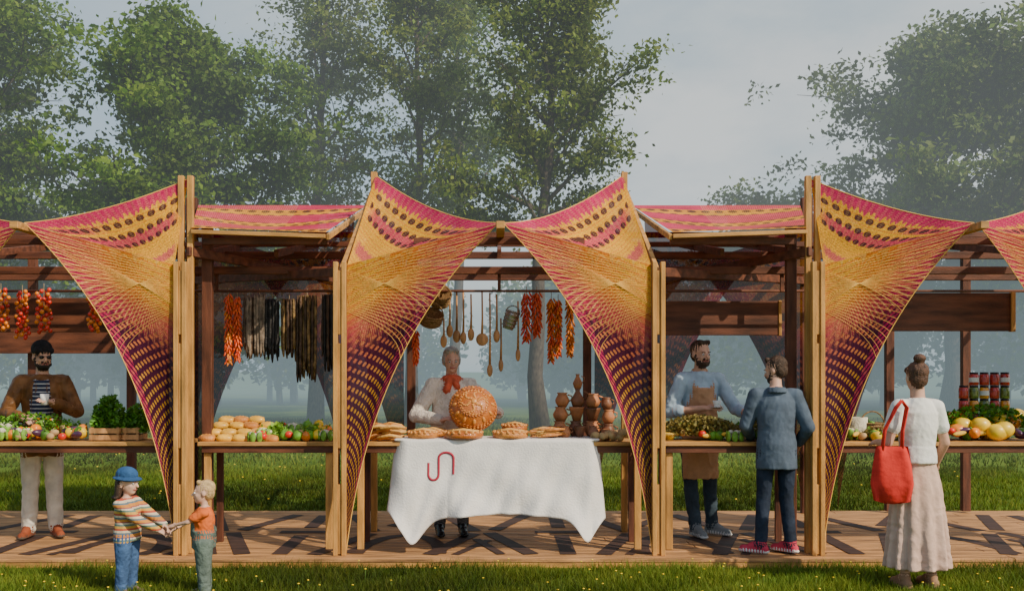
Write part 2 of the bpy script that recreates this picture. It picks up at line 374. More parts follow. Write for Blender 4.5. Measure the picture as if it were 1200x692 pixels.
def canopy(px,dr,tip,peak,mirror_y=False,dark=False,threads=True,upper=True,py=0.,ztop=2.575):
    Q=np.array([px+dr*.06,py,ztop]); foot=np.array([px+dr*.05,py,.1]); tip=np.array(tip,float); peak=np.array(peak,float)
    ctrl=np.array([px+dr*.26,py+(.02 if not mirror_y else 0),1.88])
    rc=np.array([tip[0]*.55+peak[0]*.45,tip[1]*.5+peak[1]*.5,tip[2]+.03+.12*(peak[2]-tip[2])])
    bow=lambda u,t: -.07*np.sin(math.pi*u)*np.sin(math.pi*np.clip(t*1.3,0,1))
    def up(u,v):
        rim=bez(peak,rc,tip,u); P=rim*(1-v)[...,None]+Q*v[...,None]
        P[...,2]-=.10*np.sin(math.pi*v)*np.sin(math.pi*u)*1.0; return P
    def lo(u,t):
        e=bez(tip,ctrl,foot,t); p=Q*(1-t)[...,None]+foot*t[...,None]
        P=p*(1-u)[...,None]+e*u[...,None]; P[...,1]+=bow(u,t)*(-1 if mirror_y else 1)*-1; return P
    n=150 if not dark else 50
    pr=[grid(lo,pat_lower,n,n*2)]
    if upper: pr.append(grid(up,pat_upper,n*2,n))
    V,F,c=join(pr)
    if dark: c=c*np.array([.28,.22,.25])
    np_mesh('woven_canopy',V,F,[cand if dark else canm],c,smooth=True,parent=pav)
    if threads:
        ls=[]; us=np.linspace(0,1,8)
        for i in range(24):
            f=i/23; t0=.02+.14*f; t1=.03+.44*f**1.1
            P=lo(us,t0*(1-us)+t1*us); P[:,1]-=.007; ls.append(P)
        for i in range(18):
            f=i/17; t0=.14-.12*f; t1=.04+.28*f
            P=lo(us,t0*(1-us)+t1*us); P[:,1]-=.009; ls.append(P)
        curve_obj('canopy_threads',ls,.0015,threadm,pav)
        t=np.linspace(0,1,40); P=lo(np.ones(40),t); curve_obj('canopy_hem',[P],.004,threadm,pav)
        if upper: curve_obj('canopy_rim',[up(t,np.zeros(40))],.004,threadm,pav)
zt=2.90
canopy(-1.37,1,(0,-.25,zt),(-1.22,1.2,3.59)); canopy(1.37,-1,(0.03,-.25,zt),(1.22,1.2,3.59))
canopy(-2.74,-1,(-3.97,-.25,zt),(-2.72,.12,3.34)); canopy(2.74,1,(3.97,-.25,zt),(2.72,.12,3.34))
canopy(-5.30,1,(-3.99,-.25,zt),(-5.3,.3,3.3)); canopy(5.30,-1,(3.99,-.25,zt),(5.3,.3,3.4))
for px,dr in((-3.42,1),(3.42,-1),(-1.0,-1),(1.0,1),(-3.6,-1),(3.7,1),(-1.6,-1),(1.6,1)):
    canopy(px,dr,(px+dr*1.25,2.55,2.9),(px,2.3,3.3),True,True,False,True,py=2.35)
def roofpatch(s):
    A=np.array([s*2.66,0.02,2.90]);B=np.array([s*1.50,.02,2.86]);Cc=np.array([s*1.47,2.4,3.5]);Dd=np.array([s*3.35,2.4,3.5])
    def fn(u,v):
        a=A*(1-u)[...,None]+B*u[...,None]; b=Dd*(1-u)[...,None]+Cc*u[...,None]
        P=a*(1-v)[...,None]+b*v[...,None]; P[...,2]-=.07*np.sin(math.pi*v)*np.sin(math.pi*u); return P
    V,F,c=grid(fn,pat_roof,240,140)
    np_mesh('roof_canopy',V,F,[canm],c,smooth=True,parent=pav)
    mb=MB(); mb.beam(A+np.array([0,0,-.035]),B+np.array([0,0,-.035]),.04,.035,pineh); mb.beam(B+np.array([-s*.02,0,-.04]),Cc+np.array([0,0,-.04]),.03,.05,pineh)
    mb.obj('roof_edge_beams',pav,.003)
roofpatch(-1); roofpatch(1)
mb=MB()
def dpost(x,y,z1,wd=.115,m=pine):
    for s in(-1,1): mb.box((x+s*wd*.31,y,(z1+.08)/2),(wd*.34,.06,z1-.08),m)
    mb.box((x,y+.01,(.08+.5)/2+.1),(wd*.28,.05,.6),m); mb.box((x,y+.01,z1-.35),(wd*.28,.05,.55),m); mb.box((x,y+.01,1.45),(wd*.28,.05,.9),m)
for x in(-1.37,1.37,-2.74,2.74,-5.3,5.3): dpost(x,-.02,2.6)
for x in(-2.77,2.77,-2.69,2.69): mb.box((x,.09,1.72),(.05,.05,3.28),pine)
for s in(-1,1): mb.box((s*1.235,1.2,1.85),(.06,.06,3.54),pine)
mb.obj('front_posts',pav,.004)
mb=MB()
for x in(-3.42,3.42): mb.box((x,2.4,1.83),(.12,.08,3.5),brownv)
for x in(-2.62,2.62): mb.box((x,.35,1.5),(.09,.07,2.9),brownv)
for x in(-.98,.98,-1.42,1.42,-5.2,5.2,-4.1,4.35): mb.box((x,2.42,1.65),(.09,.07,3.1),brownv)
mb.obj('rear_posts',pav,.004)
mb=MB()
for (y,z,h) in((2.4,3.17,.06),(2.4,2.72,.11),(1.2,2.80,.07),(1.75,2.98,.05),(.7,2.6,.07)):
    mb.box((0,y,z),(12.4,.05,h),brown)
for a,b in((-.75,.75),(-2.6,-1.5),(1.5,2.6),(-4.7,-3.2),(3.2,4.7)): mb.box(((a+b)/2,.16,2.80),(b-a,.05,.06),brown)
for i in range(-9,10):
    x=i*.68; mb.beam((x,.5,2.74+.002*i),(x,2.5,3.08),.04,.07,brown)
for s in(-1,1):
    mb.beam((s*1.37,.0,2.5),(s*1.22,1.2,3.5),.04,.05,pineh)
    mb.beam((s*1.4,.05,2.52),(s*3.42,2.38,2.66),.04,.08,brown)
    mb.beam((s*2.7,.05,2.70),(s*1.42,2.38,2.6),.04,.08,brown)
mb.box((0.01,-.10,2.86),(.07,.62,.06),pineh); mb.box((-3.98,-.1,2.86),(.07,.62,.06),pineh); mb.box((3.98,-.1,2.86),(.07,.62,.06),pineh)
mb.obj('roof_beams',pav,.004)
mb=MB()
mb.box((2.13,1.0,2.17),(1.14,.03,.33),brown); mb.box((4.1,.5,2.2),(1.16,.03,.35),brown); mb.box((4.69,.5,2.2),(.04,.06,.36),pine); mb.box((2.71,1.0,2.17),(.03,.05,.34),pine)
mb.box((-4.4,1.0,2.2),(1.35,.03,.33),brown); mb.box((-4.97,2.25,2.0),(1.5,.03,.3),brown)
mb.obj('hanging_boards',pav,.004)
mb=MB(); mb.tube([(-5.3,.72,2.41),(5.3,.72,2.41)],.012,brown)
for x in(-5.2,-2.65,-1.3,0,1.3,2.65,5.2): mb.box((x,.72,2.49),(.03,.03,.17),brown)
mb.obj('hanging_rail',pav)
# ------------------------------------------------------------ counter
mb=MB(); CZ=1.04
for a,b in((-5.6,-2.80),(-2.66,-1.44),(-1.30,1.30),(1.44,2.66),(2.80,5.6)):
    mb.box(((a+b)/2,.41,CZ-.02),(b-a,.46,.035),pineh)
    mb.box(((a+b)/2,.22,CZ-.07),(b-a-.06,.03,.06),brown); mb.box(((a+b)/2,.60,CZ-.07),(b-a-.06,.03,.06),brown)
    for x in(a+.07,b-.07):
        for y in(.22,.60): mb.box((x,y+.034,.52),(.06,.035,.88),pine if y<.4 else brownv)
mb.obj('market_counter',bevel=.003)

# ------------------------------------------------------------ tablecloth
clm=mat('white_linen',(.76,.74,.72),.9,.05,6,.3,60,spec=.15)
def cy(u,v):
    u=np.asarray(u,float);v=np.asarray(v,float)
    hem=.40-.22*np.exp(-((u-.12)/.07)**2)-.20*np.exp(-((u-.91)/.06)**2)-.02*np.sin(u*9)
    hem=np.where(u<.05,hem+.06*(1-u/.05),hem)
    z=1.06-(1.06-hem)*v
    x=-.92+1.80*u+(u-.5)*.12*v+.012*v*np.sin(u*31)
    edge=np.maximum(0,1-np.minimum(u,1-u)/.07)
    y=.15-.05*v-.095*v**1.1*(np.sin(u*21+1.2*np.sin(v*2))*.45+np.abs(np.sin(u*9.4+.6))*.75)*(.35+.65*v)-.03*np.exp(-((u-.12)/.05)**2)*v+.10*edge*edge
    y=y+.012*np.sin(u*60+v*9)*v+.018*np.sin(u*14-v*7)*v+.010*np.sin(u*34+v*13)*v*(1-v*.5)
    return x,y,z
nu,nv=160,70
u,v=np.meshgrid(np.linspace(0,1,nu),np.linspace(-.6,1,nv),indexing='ij')
x,y,z=cy(u,np.maximum(v,0)); top=v<0
y=np.where(top,.15+(-v)/.6*.40,y); z=np.where(top,1.062,z)
z=z-.012*np.exp(-(v/.03)**2)
V=np.stack([x,y,z],-1).reshape(-1,3); i,j=np.meshgrid(np.arange(nu-1),np.arange(nv-1),indexing='ij'); a=(i*nv+j).ravel()
tcl=np_mesh('tablecloth',V,np.stack([a,a+nv,a+nv+1,a+1],1),[clm],smooth=True)
sm=tcl.modifiers.new('thick','SOLIDIFY'); sm.thickness=.004
redm=mat('red_print',(.42,.03,.06),.8,.05)
path=[]
def un(px,pz): path.append((px,pz))
for z in np.linspace(0,-.10,5): un(-.62,z)
for a in np.linspace(180,360,11)[1:]: un(-.575+.045*math.cos(R(a)),-.10+.05*math.sin(R(a)))
for z in np.linspace(-.09,.04,6)[1:]: un(-.53,z)
for a in np.linspace(180,0,11)[1:]: un(-.465+.065*math.cos(R(a)),.04+.05*math.sin(R(a)))
for z in np.linspace(.03,-.10,6): un(-.40,z)
ln=[]
for a,b in path:
    X=a;Z=.86+b; u=(X+.92)/1.80
    for _ in range(6):
        hemv=cy(u,1.)[2]; v=(1.06-Z)/(1.06-hemv); u=u+(X-cy(u,v)[0])/1.85
    ln.append((X,cy(u,v)[1]-.006,Z))
curve_obj('monogram',[ln],.011,redm,tcl)

# ------------------------------------------------------------ people
class Fig:
    def __init__(s): s.V=[];s.F=[];s.L=[];s.n=0
    def add(s,V,F,l):
        V=np.array(V,float); s.V.append(V); s.F+= [tuple(a+s.n for a in f) for f in F]; s.L+= [l]*len(V); s.n+=len(V)
    def rings(s,rs,l):
        n=len(rs[0]); V=[p for r in rs for p in r]; F=[]
        for i in range(len(rs)-1):
            for j in range(n): k=(j+1)%n; F.append((i*n+j,i*n+k,(i+1)*n+k,(i+1)*n+j))
        b=len(V); V.append(np.mean(rs[0],0)); V.append(np.mean(rs[-1],0))
        for j in range(n): k=(j+1)%n; F.append((b,k,j)); F.append((b+1,(len(rs)-1)*n+j,(len(rs)-1)*n+k))
        s.add(V,F,l)
    def cap(s,p0,p1,r0,r1,l,n=16,flat=1,fdir=None):
        p0=np.array(p0,float);p1=np.array(p1,float); x,y,d=frame(p1-p0)
        if fdir is not None:
            y=np.array(fdir,float); y=y-d*np.dot(y,d); y/=np.linalg.norm(y); x=np.cross(y,d)
        Ln=np.linalg.norm(p1-p0); st=[]
        for a in(80,60,40,20): st.append((-r0*math.sin(R(a)),r0*math.cos(R(a))))
        k=max(2,int(Ln/.025))
        for i in range(k+1): st.append((Ln*i/k,r0+(r1-r0)*i/k))
        for a in(20,40,60,80): st.append((Ln+r1*math.sin(R(a)),r1*math.cos(R(a))))
        s.rings([[p0+d*t+r*(math.cos(q)*x+math.sin(q)*y*flat) for q in np.arange(n)*2*math.pi/n] for t,r in st],l)
    def ell(s,c,r,l,M=None,n=22,k=14):
        c=np.array(c,float); rs=[]
        for i in range(k+1):
            ph=math.pi*(i*.96+.02*k)/k
            rr=[]
            for j in range(n):
                th=2*math.pi*j/n; p=np.array([math.sin(ph)*math.cos(th)*r[0],math.sin(ph)*math.sin(th)*r[1],math.cos(ph)*r[2]])
                if M is not None: p=M@p
                rr.append(c+p)
            rs.append(rr)
        s.rings(rs,l)
    def loft(s,rg,l,fold=0,nf=9,n=28,ph=0):
        rg=[np.array(r,float) for r in rg]; out=[]
        for a,b in zip(rg,rg[1:]):
            k=max(1,int(abs(a[2]-b[2])/.02))
            for i in range(k): t=i/k; out.append(a*(1-t)+b*t)
        out.append(rg[-1]); rs=[]
        nn=n if not fold else 72; z0=rg[0][2];z1=rg[-1][2]
        for r in out:
            g=fold*(abs(r[2]-z1)/(abs(z1-z0)+1e-6))
            rs.append([np.array([r[0]+r[3]*(1+g*math.sin(nf*a+ph+1.3*math.sin(2*a)))*math.cos(a),r[1]+r[4]*(1+g*math.sin(nf*a+ph+1.3*math.sin(2*a)))*math.sin(a),r[2]]) for a in np.arange(nn)*2*math.pi/nn])
        s.rings(rs,l)
def hand(f,w,d,side,curl,l,sc=1):
    w=np.array(w,float); d=np.array(d,float); d/=np.linalg.norm(d); s=np.array(side,float); s-=d*np.dot(s,d); s/=np.linalg.norm(s); n=np.cross(d,s)
    if n[2]>0 : n=-n
    M=np.stack([s,n,d],1)
    f.ell(w+d*.048*sc,(.040*sc,.018*sc,.055*sc),l,M,14,10)
    for i,(o,ln) in enumerate(((.031,.068),(.011,.078),(-.010,.072),(-.030,.055))):
        b=w+d*.088*sc+s*o*sc; d1=d*math.cos(curl*.6)+n*math.sin(curl*.6)+s*o*3; d1/=np.linalg.norm(d1)
        d2=d*math.cos(curl*1.7)+n*math.sin(curl*1.7)+s*o*2; d2/=np.linalg.norm(d2)
        m=b+d1*ln*.55*sc; e=m+d2*ln*.5*sc
        f.cap(b,m,.0088*sc,.0083*sc,l,8); f.cap(m,e,.0083*sc,.007*sc,l,8)
    b=w+d*.03*sc+s*.032*sc; m=b+(d*.6+s*.75+n*.2)*.036*sc; e=m+(d*.9+s*.2+n*.4)*.032*sc
    f.cap(b,m,.012*sc,.010*sc,l,8); f.cap(m,e,.010*sc,.008*sc,l,8)
def human(name,loc,yaw,k,mats,aL,aR,hs=1.,hyaw=0,hpitch=0,lean=0,legL=None,legR=None,fL=0,fR=0,slim=1.,leg=1.,topz=.86,sleeve='long',
          extra=None,hair='short',beard=False,eyes=True,skirt=False,vox=.0075,jacket=0.,curl=.5,handdirs=(None,None),neckz=1.48,belly=0,shw=1.,fat=1.,fold=.007):
    f=Fig()
    hz=.90
    ly=lambda z: lean*max(0,(z-.93))
    sl=slim
    j=jacket
    f.loft([(0,0,.80,.145*sl,.105),(0,0,.90,.165*sl,.118),(0,ly(1.0),1.0,.15*sl,.11)],'pants' if not skirt else 'skirt')
    f.loft([(0,0,topz,(.160+j)*sl,.118+j),(0,ly(.98)-belly*.3,.98,(.158+j*.8)*sl+belly*.3,.118+j+belly*.5),(0,ly(1.1)-belly*.6,1.1,(.146+j*.6)*sl+belly*.5,.112+j*.7+belly),(0,ly(1.25)-belly*.2,1.25,(.165+j*.5)*sl,.122+j*.5+belly*.3),(0,ly(1.36),1.36,(.178+j*.4)*sl*shw,.112+j*.4),(0,ly(1.43)+.005,1.43,.145*sl*shw,.088),(0,ly(1.475)+.01,1.475,.075,.068)],'top')
    nb=np.array([0,ly(1.48)+.012,1.46]); hc=np.array([0,ly(1.62)+lean*.05-.012,neckz+.03+.125*hs])
    f.cap(nb,hc-np.array([0,-.01,.05*hs]),.055,.052*(1+(hs-1)*.3),'skin')
    for sgn,(el,wr),hd in((1,aL,handdirs[0]),(-1,aR,handdirs[1])):
        sh=np.array([sgn*.172*sl*shw,ly(1.41),1.405]); el=np.array(el,float); wr=np.array(wr,float); t=.006+j*.5
        f.cap([sgn*.08,ly(1.42),1.425],sh,.05,.058+t,'top')
        if sleeve=='long':
            f.cap(sh,el,.056*sl+t,.044+t,'top'); f.cap(el,el+(wr-el)*.93,.044+t,.033+t*.8,'top'); f.cap(el+(wr-el)*.8,wr,.029,.026,'skin')
        elif sleeve=='rolled':
            f.cap(sh,el,.056+t,.045+t,'top'); f.cap(el,el+(wr-el)*.3,.045+t,.043+t,'top'); f.cap(el,wr,.040,.027,'skin')
        else:
            f.cap(sh,sh+(el-sh)*.55,.058+t,.055+t,'top'); f.cap(sh,el,.046,.038,'skin'); f.cap(el,wr,.038,.026,'skin')
        dd=(wr-el) if hd is None else np.array(hd,float)
        thumb=np.array([-sgn*1.,0,.5]) if abs(dd[2])<abs(dd[1])*2 else np.array([-sgn*.3,-1,0])
        hand(f,wr,dd,thumb,curl,'skin',1.0 if hs==1 else 1.15)
    dl=((.095,-.0,.50),(.11,.02,.09)) ; dr=((-.095,-.0,.50),(-.11,.02,.09))
    for sgn,lg,fy in((1,legL or dl,fL),(-1,legR or dr,fR)):
        hp=np.array([sgn*.088*sl,0,hz]); kn=np.array(lg[0],float); an=np.array(lg[1],float)
        if not skirt:
            f.cap(hp,kn,.085*leg,.062*leg,'pants'); f.cap(kn,an+np.array([0,0,.0]),.062*leg,.052*leg,'pants')
        else: f.cap(kn,an,.05,.036,'skin')
        fd=np.array([math.sin(fy),-math.cos(fy),0])
        he=an+np.array([0,0,-.045])-fd*.03; to=an+fd*.165+np.array([0,0,-.055])
        f.cap(he,to,.042,.034,'shoe',flat=1.0); f.cap(an+fd*.0,an+fd*.09+np.array([0,0,-.03]),.045,.036,'shoe')
        f.cap(he+np.array([0,0,-.022])-fd*.008,to+np.array([0,0,-.014])+fd*.004,.042,.04,'sole',flat=.45,fdir=(0,0,1))
    ca,sa=math.cos(hyaw),math.sin(hyaw); cp,sp=math.cos(hpitch),math.sin(hpitch)
    Rh=np.array([[ca,-sa,0],[sa,ca,0],[0,0,1]])@np.array([[1,0,0],[0,cp,-sp],[0,sp,cp]])
    H=lambda p: hc+hs*(Rh@np.array(p,float))
    E=lambda c,r,l: f.ell(H(c),np.array(r)*hs,l,Rh)
    E((0,.015,.028),(.074,.094,.088),'skin'); E((0,-.022,-.028),(.060,.068,.084),'skin'); E((0,-.042,-.080),(.036,.040,.030),'skin')
    E((-.034,-.055,-.028),(.022,.022,.026),'skin');E((.034,-.055,-.028),(.022,.022,.026),'skin')
    f.cap(H((0,-.086,.004)),H((0,-.106,-.026)),.009*hs,.013*hs,'skin',10); f.cap(H((-.036,-.076,.022)),H((.036,-.076,.022)),.009*hs,.009*hs,'skin',10)
    for s_ in(-1,1): E((s_*.074,.012,-.008),(.010,.020,.030),'skin')
    f.cap(H((-.017,-.087,-.056)),H((.017,-.087,-.056)),.008*hs,.008*hs,'lip',10)
    if hair in('short','long','bun','gray'):
        E((0,.034,.046),(.081,.090,.084),'hair'); E((0,.055,-.005),(.070,.060,.075),'hair')
    if hair=='short': f.cap(H((-.040,-.038,.102)),H((.040,-.038,.106)),.020*hs,.024*hs,'hair')
    if hair=='gray':
        f.cap(H((-.045,-.042,.098)),H((.045,-.042,.098)),.022*hs,.022*hs,'hair'); E((0,.03,.075),(.075,.085,.07),'hair')
        for s_ in(-1,1): E((s_*.072,.02,.01),(.018,.045,.05),'hair')
    if hair=='bun': E((0,.075,.145),(.045,.045,.038),'hair')
    if hair=='long':
        for s_ in(-1,1): f.cap(H((s_*.06,.04,.02)),H((s_*.075,.04,-.13)),.035*hs,.026*hs,'hair')
        f.cap(H((0,.08,.0)),H((0,.09,-.14)),.05*hs,.04*hs,'hair')
    if beard:
        E((0,-.036,-.080),(.055,.058,.042),'beard'); f.cap(H((-.024,-.092,-.044)),H((.024,-.092,-.044)),.008*hs,.008*hs,'beard',10)
        for s_ in(-1,1): f.cap(H((s_*.064,-.01,-.02)),H((s_*.052,-.035,-.07)),.014*hs,.02*hs,'beard',10)
    if extra: extra(f,H,hs,Rh)
    c,s=math.cos(yaw),math.sin(yaw)
    Rz=np.array([[c,s,0],[-s,c,0],[0,0,1]])
    def widen(P):
        P=np.array(P,float).reshape(-1,3).copy()
        if fat!=1:
            g=np.where(P[:,2:3]<1.5,fat,1.); P[:,:2]*=g
        return P
    V=widen(np.concatenate(f.V))*k; V=V@Rz
    me=D.meshes.new(name+'_src'); me.from_pydata(V.tolist(),[],f.F); o=D.objects.new(name+'_src',me); link(o)
    m=o.modifiers.new('r','REMESH'); m.mode='VOXEL'; m.voxel_size=vox; m=o.modifiers.new('s','SMOOTH'); m.factor=.5; m.iterations=3
    dg=C.evaluated_depsgraph_get(); me2=D.meshes.new_from_object(o.evaluated_get(dg)); D.objects.remove(o)
    labs=sorted(set(f.L)); kd=kdtree.KDTree(len(V))
    for i,p in enumerate(V): kd.insert(p,i)
    kd.balance()
    me2.materials.clear()
    for l in labs: me2.materials.append(mats.get(l,mats.get('skin')))
    nv_=len(me2.vertices); co_=np.empty(nv_*3); me2.vertices.foreach_get('co',co_); co_=co_.reshape(-1,3)
    no_=np.empty(nv_*3); me2.vertices.foreach_get('normal',no_); no_=no_.reshape(-1,3)
    npoly=len(me2.polygons); ce=np.empty(npoly*3); me2.polygons.foreach_get('center',ce); ce=ce.reshape(-1,3)
    find=kd.find; FL=f.L; li={l:i for i,l in enumerate(labs)}
    mi=np.array([li[FL[find(p)[1]]] for p in ce.tolist()],dtype=np.int32)
    clothset={'top','pants','apron','skirt','shirt','scarf'}
    vl=[FL[find(p)[1]] for p in co_.tolist()]
    nz_=noise.noise
    for i,l in enumerate(vl):
        if l in clothset:
            x,y,z=(co_[i]/k).tolist(); g=nz_((x*11+5,y*11,z*7+2*nz_((x*4,y*4,z*4))))+.5*nz_((x*26,y*26,z*15))
            co_[i]+=no_[i]*((1-2*abs(g))*fold*k)
        elif l in('hair','beard'):
            x,y,z=(co_[i]/k).tolist(); co_[i]+=no_[i]*(.005*k*nz_((x*70,y*70,z*30)))
    me2.vertices.foreach_set('co',co_.ravel())
    me2.polygons.foreach_set('material_index',mi); me2.polygons.foreach_set('use_smooth',np.ones(len(mi),dtype=bool)); me2.name=name; me2.update()
    ob=D.objects.new(name,me2); ob.location=loc; link(ob)
    Tw=lambda p: tuple((widen(p)[0]*k)@Rz)
    if eyes:
        mb=MB()
        for s_ in(-1,1):
            mb.ell(Tw(H((s_*.030,-.079,.000))),(.011*hs*k,)*3,eyew,n=10,k=8); mb.ell(Tw(H((s_*.030,-.0865,.000))),(.0062*hs*k,)*3,eyed,n=8,k=6)
            mb.tube([Tw(H((s_*.016,-.089,.020))),Tw(H((s_*.03,-.091,.024))),Tw(H((s_*.046,-.083,.019)))],.003*hs*k,mats.get('hair',eyed),5)
        mb.obj('eyes',ob)
    return ob,Tw,H
def stripes(name,freq,cs,ax=2):
    m=D.materials.new(name); m.use_nodes=True; nt=m.node_tree;N=nt.nodes;L=nt.links
    tc=N.new('ShaderNodeTexCoord'); sx=N.new('ShaderNodeSeparateXYZ'); L.new(tc.outputs['Object'],sx.inputs[0])
    mt=N.new('ShaderNodeMath'); mt.operation='MULTIPLY'; mt.inputs[1].default_value=freq; L.new(sx.outputs[ax],mt.inputs[0])
    fm=N.new('ShaderNodeMath'); fm.operation='FRACT'; L.new(mt.outputs[0],fm.inputs[0]); rp=N.new('ShaderNodeValToRGB'); rp.color_ramp.interpolation='CONSTANT'
    while len(rp.color_ramp.elements)<len(cs): rp.color_ramp.elements.new(.5)
    for e_,(p,c_) in zip(rp.color_ramp.elements,cs): e_.position=p; e_.color=(*c_,1)
    L.new(fm.outputs[0],rp.inputs[0]); L.new(rp.outputs[0],N['Principled BSDF'].inputs['Base Color']); N['Principled BSDF'].inputs['Roughness'].default_value=.9
    return m
eyew=mat('eye_white',(.75,.72,.7),.3); eyed=mat('eye_dark',(.03,.02,.015),.2)
lip=mat('lip',(.42,.14,.12),.5); hairb=mat('hair_brown',(.055,.030,.018),.6,.3,30,.6,120); hairg=mat('hair_gray',(.36,.33,.31),.7,.2,30,.5,100); hairbl=mat('hair_blond',(.50,.34,.16),.6,.25,30,.5,100)
hairk=mat('hair_dark',(.025,.018,.014),.6,.3,30,.6,120)
blk=mat('black_plastic',(.01,.01,.012),.25)
DZ=.085
navy=stripes('navy_stripe',26,[(0,(.018,.025,.06)),(.72,(.45,.46,.48))])
leather=cloth('brown_leather',(.18,.08,.028),.3,.7,12,.45)
def ex1(f,H,hs,Rh):
    f.ell(H((0,.018,.070)),np.array((.090,.106,.090)),'beanie',Rh); f.cap(H((-.05,-.05,.060)),H((.05,-.05,.060)),.036,.036,'beanie')
    f.loft([(0,-.068,.90,.10,.094),(0,-.068,1.2,.095,.098),(0,-.040,1.42,.065,.084)],'shirt')
o,T,H=human('man_in_beanie',(-4.35,.86,DZ),R(22),1.045,dict(skin=skinm,top=leather,shirt=navy,pants=cloth('cream_trousers',(.66,.61,.52)),shoe=cloth('rust_shoes',(.28,.07,.03)),sole=cloth('sole_b',(.1,.07,.05)),hair=hairk,beard=hairk,beanie=cloth('beanie',(.018,.018,.022),.2,.6,60),lip=lip),
   ((.29,-.04,1.14),(.10,-.27,1.23)),((-.29,-.06,1.13),(-.14,-.29,1.10)),hyaw=.35,hpitch=.05,beard=True,hair='none',eyes=False,jacket=.018,topz=.74,leg=1.15,extra=ex1,fL=.3,fR=-.3)
mb=MB()
for s_ in(-1,1): mb.ell(T(H((s_*.031,-.088,.002))),(.022,.010,.016),blk,rot=euler(0,0,R(42)))
mb.tube([T(H((-.07,-.03,.008))),T(H((-.05,-.09,.008))),T(H((.05,-.09,.008))),T(H((.07,-.03,.008)))],.004,blk,6); mb.obj('sunglasses',o)
cupm=mat('cup_white',(.75,.74,.72),.35)
mb=MB(); c=T((.04,-.35,1.26)); mb.lathe(c,[(.0,-.05),(.03,-.05),(.04,.05),(.036,.05),(.03,-.03),(0,-.03)],cupm,16); cu=mb.obj('paper_cup'); cu.location=o.location
def ex2(f,H,hs,Rh):
    f.ell((0,-.005,1.468),(.098,.090,.042),'scarf'); f.cap((-.03,-.085,1.45),(-.06,-.125,1.37),.032,.026,'scarf'); f.cap((.02,-.085,1.45),(.05,-.13,1.40),.030,.024,'scarf')
redsc=cloth('coral_scarf',(.62,.12,.06),.2,.8,25)
human('elderly_vendor',(-.46,.98,DZ),R(8),1.02,dict(skin=mat('skin_ruddy',(.62,.34,.25),.5,.1,20),top=cloth('cream_sweater',(.74,.66,.58),.1,.9,45),pants=cloth('gray_trousers',(.1,.1,.11)),shoe=blk,sole=blk,hair=hairg,scarf=redsc,lip=lip),
   ((.37,-.10,1.17),(.40,-.36,1.16)),((-.34,-.10,1.13),(-.12,-.37,1.10)),hyaw=.05,hpitch=.05,jacket=.028,belly=.05,extra=ex2,hair='gray',handdirs=((-.35,-.6,.15),(.4,-.6,.2)))
def ex3(f,H,hs,Rh):
    f.loft([(0,-.066,.52,.158,.088),(0,-.062,.80,.163,.092),(0,-.064,1.0,.155,.104),(0,-.070,1.14,.14,.110),(0,-.072,1.33,.105,.110)],'apron',.03,7)
    for s_ in(-1,1): f.cap((s_*.085,-.14,1.31),(s_*.06,-.03,1.49),.014,.014,'apron',8)
o,T,H=human('man_in_apron',(1.92,.98,DZ),R(10),1.062,dict(skin=skinm,top=cloth('chambray_shirt',(.38,.50,.62),.12),apron=cloth('tan_apron',(.52,.29,.16),.12),pants=cloth('dark_jeans',(.04,.06,.08),.25),shoe=cloth('gray_sneakers',(.22,.24,.25)),sole=cloth('white_sole',(.6,.6,.58)),hair=hairb,beard=hairb,lip=lip),
   ((.29,-.17,1.14),(.34,-.42,1.10)),((-.30,-.08,1.12),(-.06,-.30,1.16)),hyaw=.2,hpitch=.05,beard=True,sleeve='rolled',jacket=.008,extra=ex3,legL=((.10,-.02,.50),(.13,.0,.09)),legR=((-.09,-.03,.5),(-.06,-.08,.09)),fL=.6,fR=.1,lean=-.08)
mb=MB(); c=T((.02,-.38,1.20)); mb.lathe(c,[(.0,-.03),(.025,-.03),(.042,.03),(.038,.03),(.022,-.02),(0,-.02)],cupm,16); mb.lathe(c,[(0,-.036),(.06,-.03),(.062,-.026),(0,-.03)],cupm,16); cu=mb.obj('coffee_cup'); cu.location=o.location
blz=cloth('blue_blazer',(.085,.115,.16),.18,.5,10)
def ex4(f,H,hs,Rh):
    f.loft([(0,.0,1.44,.092,.080),(0,.0,1.485,.075,.068)],'top')
o,T,H=human('man_in_blazer',(2.40,.03,DZ),R(172),.968,dict(skin=skinm,top=blz,pants=cloth('indigo_jeans',(.022,.032,.055),.25),shoe=cloth('pink_sneakers',(.55,.05,.09)),sole=cloth('white_sole2',(.65,.65,.62)),hair=hairb,lip=lip,beard=hairb),
   ((.26,-.06,1.14),(.20,-.26,1.02)),((-.27,.03,1.13),(-.22,-.16,.98)),hyaw=.95,hpitch=.22,beard=True,jacket=.02,topz=.76,lean=-.10,legL=((.11,-.03,.49),(.14,.03,.09)),legR=((-.09,-.05,.5),(-.13,-.04,.09)),fL=1.1,fR=.9,extra=ex4,fold=.004)
def ex5(f,H,hs,Rh):
    f.loft([(0,0,.17,.235,.20),(0,0,.45,.215,.175),(0,0,.80,.185,.14),(0,0,1.02,.125,.10)],'skirt',.13,13)
    f.loft([(0,.02,.98,.14,.115),(0,.01,1.10,.135,.108)],'top')
    f.cap(H((-.045,-.04,.06)),H((.045,-.04,.06)),.03,.03,'hair')
